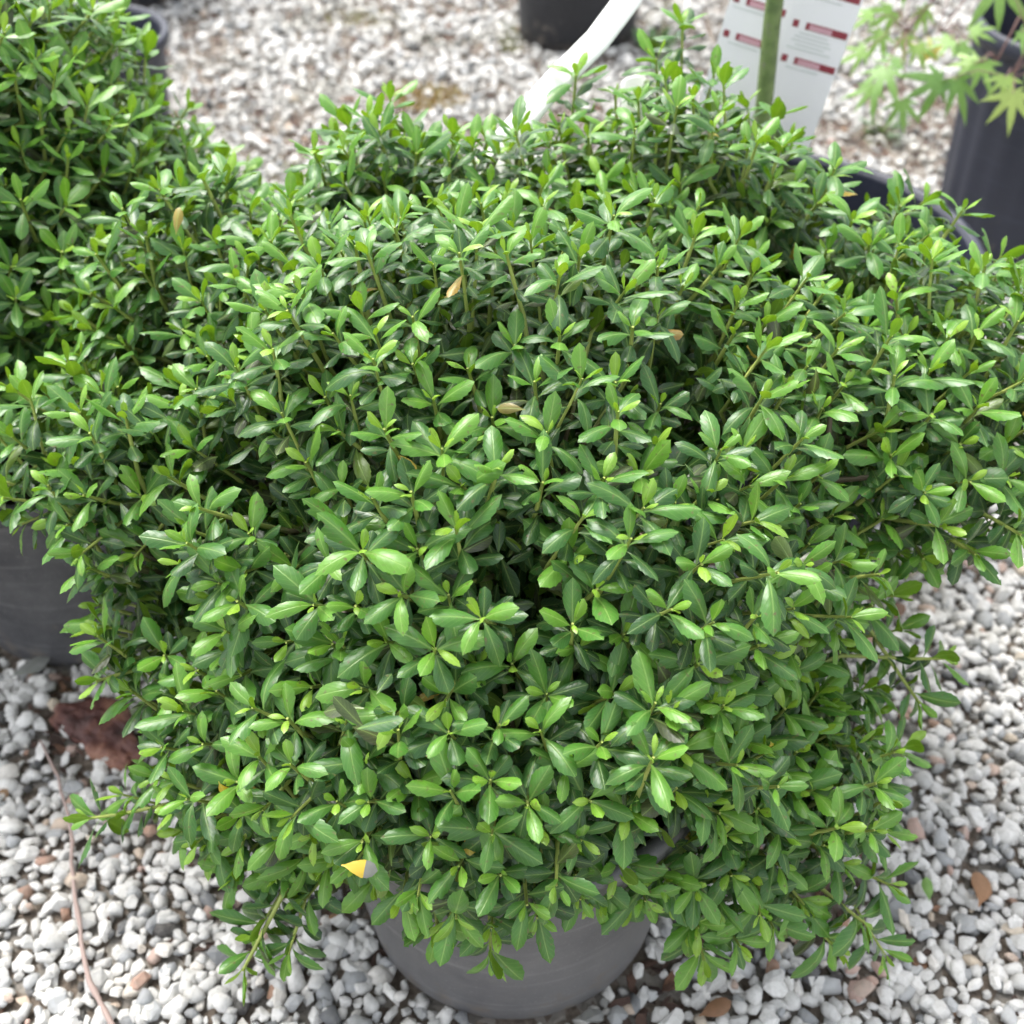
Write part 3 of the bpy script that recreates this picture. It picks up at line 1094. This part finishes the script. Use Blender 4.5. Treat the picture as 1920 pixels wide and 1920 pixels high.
def maple_shape(rng):
    V, F, UV = [(0, 0, 0)], [], [(0.5, 0)]
    spec = [(-118, .34), (-78, .62), (-38, .88), (0, 1.0), (38, .88), (78, .62), (118, .34)]
    n_ = len(spec)
    sinus = []
    for k in range(n_ + 1):
        if k == 0:
            a, r_ = -150, .08
        elif k == n_:
            a, r_ = 150, .08
        else:
            a, r_ = (spec[k - 1][0] + spec[k][0]) / 2, 0.27
        sinus.append(len(V))
        V.append((math.sin(R(a)) * r_, math.cos(R(a)) * r_, 0.01))
        UV.append((0.5, r_))
    for k, (a, ln) in enumerate(spec):
        ln *= rng.uniform(.85, 1.1)
        droop = -rng.uniform(0.15, 0.5)
        d = Vector((math.sin(R(a)), math.cos(R(a)), 0))
        s = Vector((d.y, -d.x, 0))
        ids = []
        for t_, w_ in ((0.42, .105), (0.62, .09), (0.82, .04)):
            for sg in (-1, 0, 1):
                p = d * ln * t_ + s * sg * w_ * ln
                ids.append(len(V))
                V.append((p.x, p.y, droop * (ln * t_) ** 2 + (0.02 if sg == 0 else 0)))
                UV.append((0.5 + sg * .2, t_))
        tip = len(V)
        V.append((d.x * ln, d.y * ln, droop * ln * ln))
        UV.append((0.5, 1))
        a_, b_ = sinus[k], sinus[k + 1]
        F += [[0, a_, ids[0], ids[1]], [0, ids[1], ids[2], b_]]
        for q in (0, 3):
            F += [[ids[q], ids[q + 3], ids[q + 4], ids[q + 1]], [ids[q + 1], ids[q + 4], ids[q + 5], ids[q + 2]]]
        F += [[ids[6], tip, ids[7]], [ids[7], tip, ids[8]]]
    return Shape(V, [f[::-1] for f in F], UV)


MAP = [maple_shape(random.Random(40 + i)) for i in range(5)]
# (pixel, depth, pointing on picture, size, tone)
ML = [(1673, 20, 1.62, (-.6, -.5), .062, .5), (1635, 30, 1.60, (-.8, .1), .05, .55), (1730, 15, 1.64, (.3, -.6), .055, .45), (1655, 62, 1.60, (-.5, -.7), .055, .6),
      (1690, 70, 1.62, (.5, -.4), .045, .7), (1785, 75, 1.58, (-.8, -.2), .055, .5), (1800, 85, 1.58, (.7, -.7), .06, .3), (1820, 60, 1.6, (.8, .2), .05, .6),
      (1660, 130, 1.56, (-.4, -.8), .075, .35), (1690, 120, 1.57, (-.8, .3), .055, .2), (1745, 108, 1.6, (0, 1), .05, 1.35), (1765, 150, 1.55, (-.9, -.4), .075, .1),
      (1790, 150, 1.55, (.5, -.9), .08, .1), (1830, 118, 1.56, (-.9, .1), .055, .7), (1840, 118, 1.55, (.35, -1), .07, .5), (1875, -30, 1.54, (0, -1), .085, .4),
      (1885, 145, 1.5, (-.1, -1), .05, .8), (1900, 175, 1.5, (.0, -1), .075, 1.0), (1915, 60, 1.5, (.5, -.6), .05, .4), (1940, 120, 1.5, (.5, -.5), .06, .4),
      (1960, 40, 1.55, (.4, .5), .06, .4), (1700, -40, 1.65, (-.4, -.3), .06, .4), (1790, -50, 1.65, (-.2, .6), .06, .3), (1990, 150, 1.5, (.3, -.8), .06, .5), (1640, 165, 1.58, (-.6, -.6), .06, .4), (1622, 95, 1.6, (-.7, -.2), .05, .6), (1690, 190, 1.57, (.1, -.9), .055, .3), (1720, 85, 1.6, (.2, -.8), .05, .7)]
rm = random.Random(9)
trunk_pts = [mb + Vector((0, 0, z)) for z in (0.62, 0.72, 0.80)]
hubs = [P(1870, 112, 1.56), P(1760, 60, 1.6), P(1895, 145, 1.51), P(1700, 60, 1.61), P(1930, 70, 1.52)]
for hb, a in zip(hubs, (0, 1, 0, 2, 1)):
    tb = Tubes()
    s0 = trunk_pts[a]
    pts = [s0.lerp(hb, k / 7) + Vector((0, 0, 0.05 * math.sin(math.pi * k / 7))) + rvec(rm) * 0.004 for k in range(8)]
    pts[-1] = hb
    tb.add(pts, [0.0035 - 0.0003 * k for k in range(8)], 0.5, 6)
    link('branch', tb.mesh('branch', mb), M['maple_twig'], mp_)
for (px, py, d, (ix, iy), sz, tn) in ML:
    p = P(px, py, d)
    yv = (RGT * ix + UPV * iy + FWD * rm.uniform(-.3, .3)).normalized()
    nr = (UP * 0.8 - FWD * 0.6 + rvec(rm) * 0.25).normalized()
    sh = rm.choice(MAP)
    o = link('leaf', sh.shared('maple_leaf'), M['maple'], mp_)
    mm = Matrix(leaf_matrix(p, yv, nr, sz * 0.86).tolist())
    mm.translation = mm.translation - mb
    o.matrix_basis = mm
    o['tone'] = tn
    hb = min(hubs, key=lambda q: (q - p).length)
    tb = Tubes()
    tb.add([p, p.lerp(hb, .5) + UP * 0.012, hb], [0.0007, 0.0008, 0.001], 0.5, 5)
    link('petiole', tb.mesh('petiole', p), M['maple_twig'], o)
    o.children[0].matrix_basis = o.matrix_basis.inverted() @ Matrix.Translation(p - mb)

# ------------------------------------------------------------------ things lying on the gravel
def bark_mesh(seed, nx=26, ny=14):
    V, L, S = [], [], []
    for layer in (1, 0):
        for j in range(ny):
            for i in range(nx):
                u, v = i / (nx - 1) * 2 - 1, j / (ny - 1) * 2 - 1
                rr = 1 + 0.25 * noise.noise(Vector((u * 2, v * 2, seed)))
                x = u * 0.062 * rr * (1 - 0.35 * v * v)
                y_ = v * 0.034 * rr * (1 - 0.5 * u * u) + 0.016 * (1 - u * u) - 0.01 * u
                z = 0.006 * (1 - v * v) + 0.007 * noise.noise(Vector((u * 3, v * 5, seed + 4))) + 0.004 * noise.noise(Vector((u * 9, v * 9, seed)))
                V.append((x, y_, z + 0.012 if layer else z * 0.6 + 0.002))
    k = nx * ny
    for j in range(ny - 1):
        for i in range(nx - 1):
            a = j * nx + i
            L += [a, a + 1, a + nx + 1, a + nx]
            S.append(4)
            L += [k + a, k + a + nx, k + a + nx + 1, k + a + 1]
            S.append(4)
    ring = [i for i in range(nx)] + [j * nx + nx - 1 for j in range(1, ny)] + [(ny - 1) * nx + i for i in range(nx - 2, -1, -1)] + [j * nx for j in range(ny - 2, 0, -1)]
    for q in range(len(ring)):
        a, b = ring[q], ring[(q + 1) % len(ring)]
        L += [a, k + a, k + b, b]
        S.append(4)
    return mesh_np('bark', V, L, S)


o = link('bark_chunk', bark_mesh(2.0), M['red_bark'], None, (BARK.x, BARK.y, 0.004))
o.rotation_euler = (0, 0, R(-22))
tag(o, 'curved reddish brown bark chunk on gravel beside the left pot', 'bark')

vine = [(75, 1385), (110, 1460), (135, 1560), (135, 1640), (150, 1740), (165, 1840), (205, 1915), (260, 1990)]
tb = Tubes()
vp = []
for k, (a, b) in enumerate(vine):
    vp.append(G(a, b, 0.022 if k < 6 else 0.018))
sm = []
for i in range(len(vp) - 1):
    for q in range(4):
        sm.append(vp[i].lerp(vp[i + 1], q / 4) + Vector((rg.gauss(0, .0007), rg.gauss(0, .0007), rg.gauss(0, .0008))))
tb.add(sm, [(0.0013 + 0.0014 * i / len(sm)) * (1.35 if i % 6 == 3 else rg.uniform(.85, 1.1)) for i in range(len(sm))], 0.5, 7)
tag(link('dry_vine', tb.mesh('dry_vine', sm[0]), M['vine'], None, tuple(sm[0])), 'long thin pinkish dry stem trailing across the gravel at lower left', 'twig')

FL = [((1835, 1700), 0.050, 60, 0.9, 'pointed tan brown leaf lying on the gravel at lower right', .75),
      ((1742, 1690), 0.026, 80, 1.55, 'small green leaf lying on gravel near the pointed tan leaf', .2),
      ((1310, 1905), 0.035, 20, 0.6, 'dull brown leaf on gravel at the bottom right of the pot', .3),
      ((1520, 1045), 0.055, -15, 0.95, 'long orange brown leaf on gravel under the overhanging right branches', .3),
      ((632, 190), 0.055, 30, 0.15, 'dark brown curled leaf on distant gravel above the big bush', .4),
      ((1650, 1160), 0.045, 30, 0.2, 'dark brown leaf on gravel under the right sprigs', .3),
      ((20, 1270), 0.05, 35, 2.0, 'flat greyish leaf on gravel in front of the left pot', .2)]
for (pp, sz, an, tn, lb, cu) in FL:
    rr = random.Random(int(sz * 1e4) + pp[0])
    sh = leaf_shape(rr, 5, True, 0.22, cu * 0.5, 0.3, False)
    g = G(*pp, 0.024)
    o = link('fallen_leaf', sh.shared('fallen_leaf'), M['dead_leaf'])
    o.matrix_basis = Matrix(leaf_matrix(g, Vector((math.cos(R(an)), math.sin(R(an)), 0.12)), Vector((0.1, -0.2, 1)), sz).tolist())
    o['tone'] = tn
    tag(o, lb, 'leaf')

# moss and dry grass on the distant gravel
blade = Shape([(-0.5, 0, 0), (0.5, 0, 0), (0.35, 0.25, 0.55), (-0.35, 0.25, 0.55), (0, 0.6, 0.95)], [[0, 1, 2, 3], [3, 2, 4]])
ms = []
for (cx, cy, rx, ry, nb, t0) in ((800, 190, 80, 26, 900, .9), (960, 75, 26, 34, 260, .35), (680, 40, 70, 16, 200, .6), (560, 330, 60, 25, 150, .6), (1640, 250, 30, 30, 120, .2), (1250, 50, 40, 40, 260, .3), (1700, 60, 60, 40, 200, .7)):
    for _ in range(nb):
        a, q = rg.uniform(0, 6.283), math.sqrt(rg.random())
        g = G(cx + rx * q * math.cos(a), cy + ry * q * math.sin(a))
        s = rg.uniform(0.006, 0.018)
        ms.append((blade, rot_matrix((g.x, g.y, 0.006), (s * 0.22, s, s), rg, 0.5), min(1, max(0, t0 + rg.gauss(0, .2)))))
tag(link('moss', join('moss', ms, smooth=False), M['moss']), 'patches of dry orange and green moss on the gravel', 'moss', kind='stuff')

# small weeds beside the top pot
for (px, py, nb, lb) in ((1225, 105, 14, 'low green weed growing at the foot of the top black pot'), (1655, 250, 9, 'small green weed in gravel below the maple leaves')):
    g = G(px, py)
    wr = root('weed', (g.x, g.y, 0), lb, 'weed')
    for k in range(nb):
        a = rg.uniform(0, 6.283)
        o = link('leaf', rg.choice(LEAF_LOW).shared('weed_leaf'), M['maple'], wr)
        o.matrix_basis = Matrix(leaf_matrix(Vector((0.02 * math.cos(a) * rg.random(), 0.02 * math.sin(a) * rg.random(), 0.006)), Vector((math.cos(a), math.sin(a), rg.uniform(.3, 1.2))), UP, rg.uniform(.04, .085)).tolist())
        o['tone'] = rg.uniform(0, .4)

# dead twigs inside the right side of the big bush
tw = [[P(1545, 915, .84), P(1550, 850, .83), P(1556, 790, .82), P(1552, 740, .83)], [P(1510, 905, .85), P(1600, 898, .84), P(1660, 892, .83), P(1712, 886, .82)],
      [P(1330, 880, .95), P(1450, 905, .88), P(1545, 912, .85)]]
for t_ in tw:
    tb = Tubes()
    tb.add(t_, [0.0024, 0.0022, 0.002, 0.0018][:len(t_)], 0.2, 7)
    link('dead_twig', tb.mesh('dead_twig', MAIN), M['stem'], shrub)
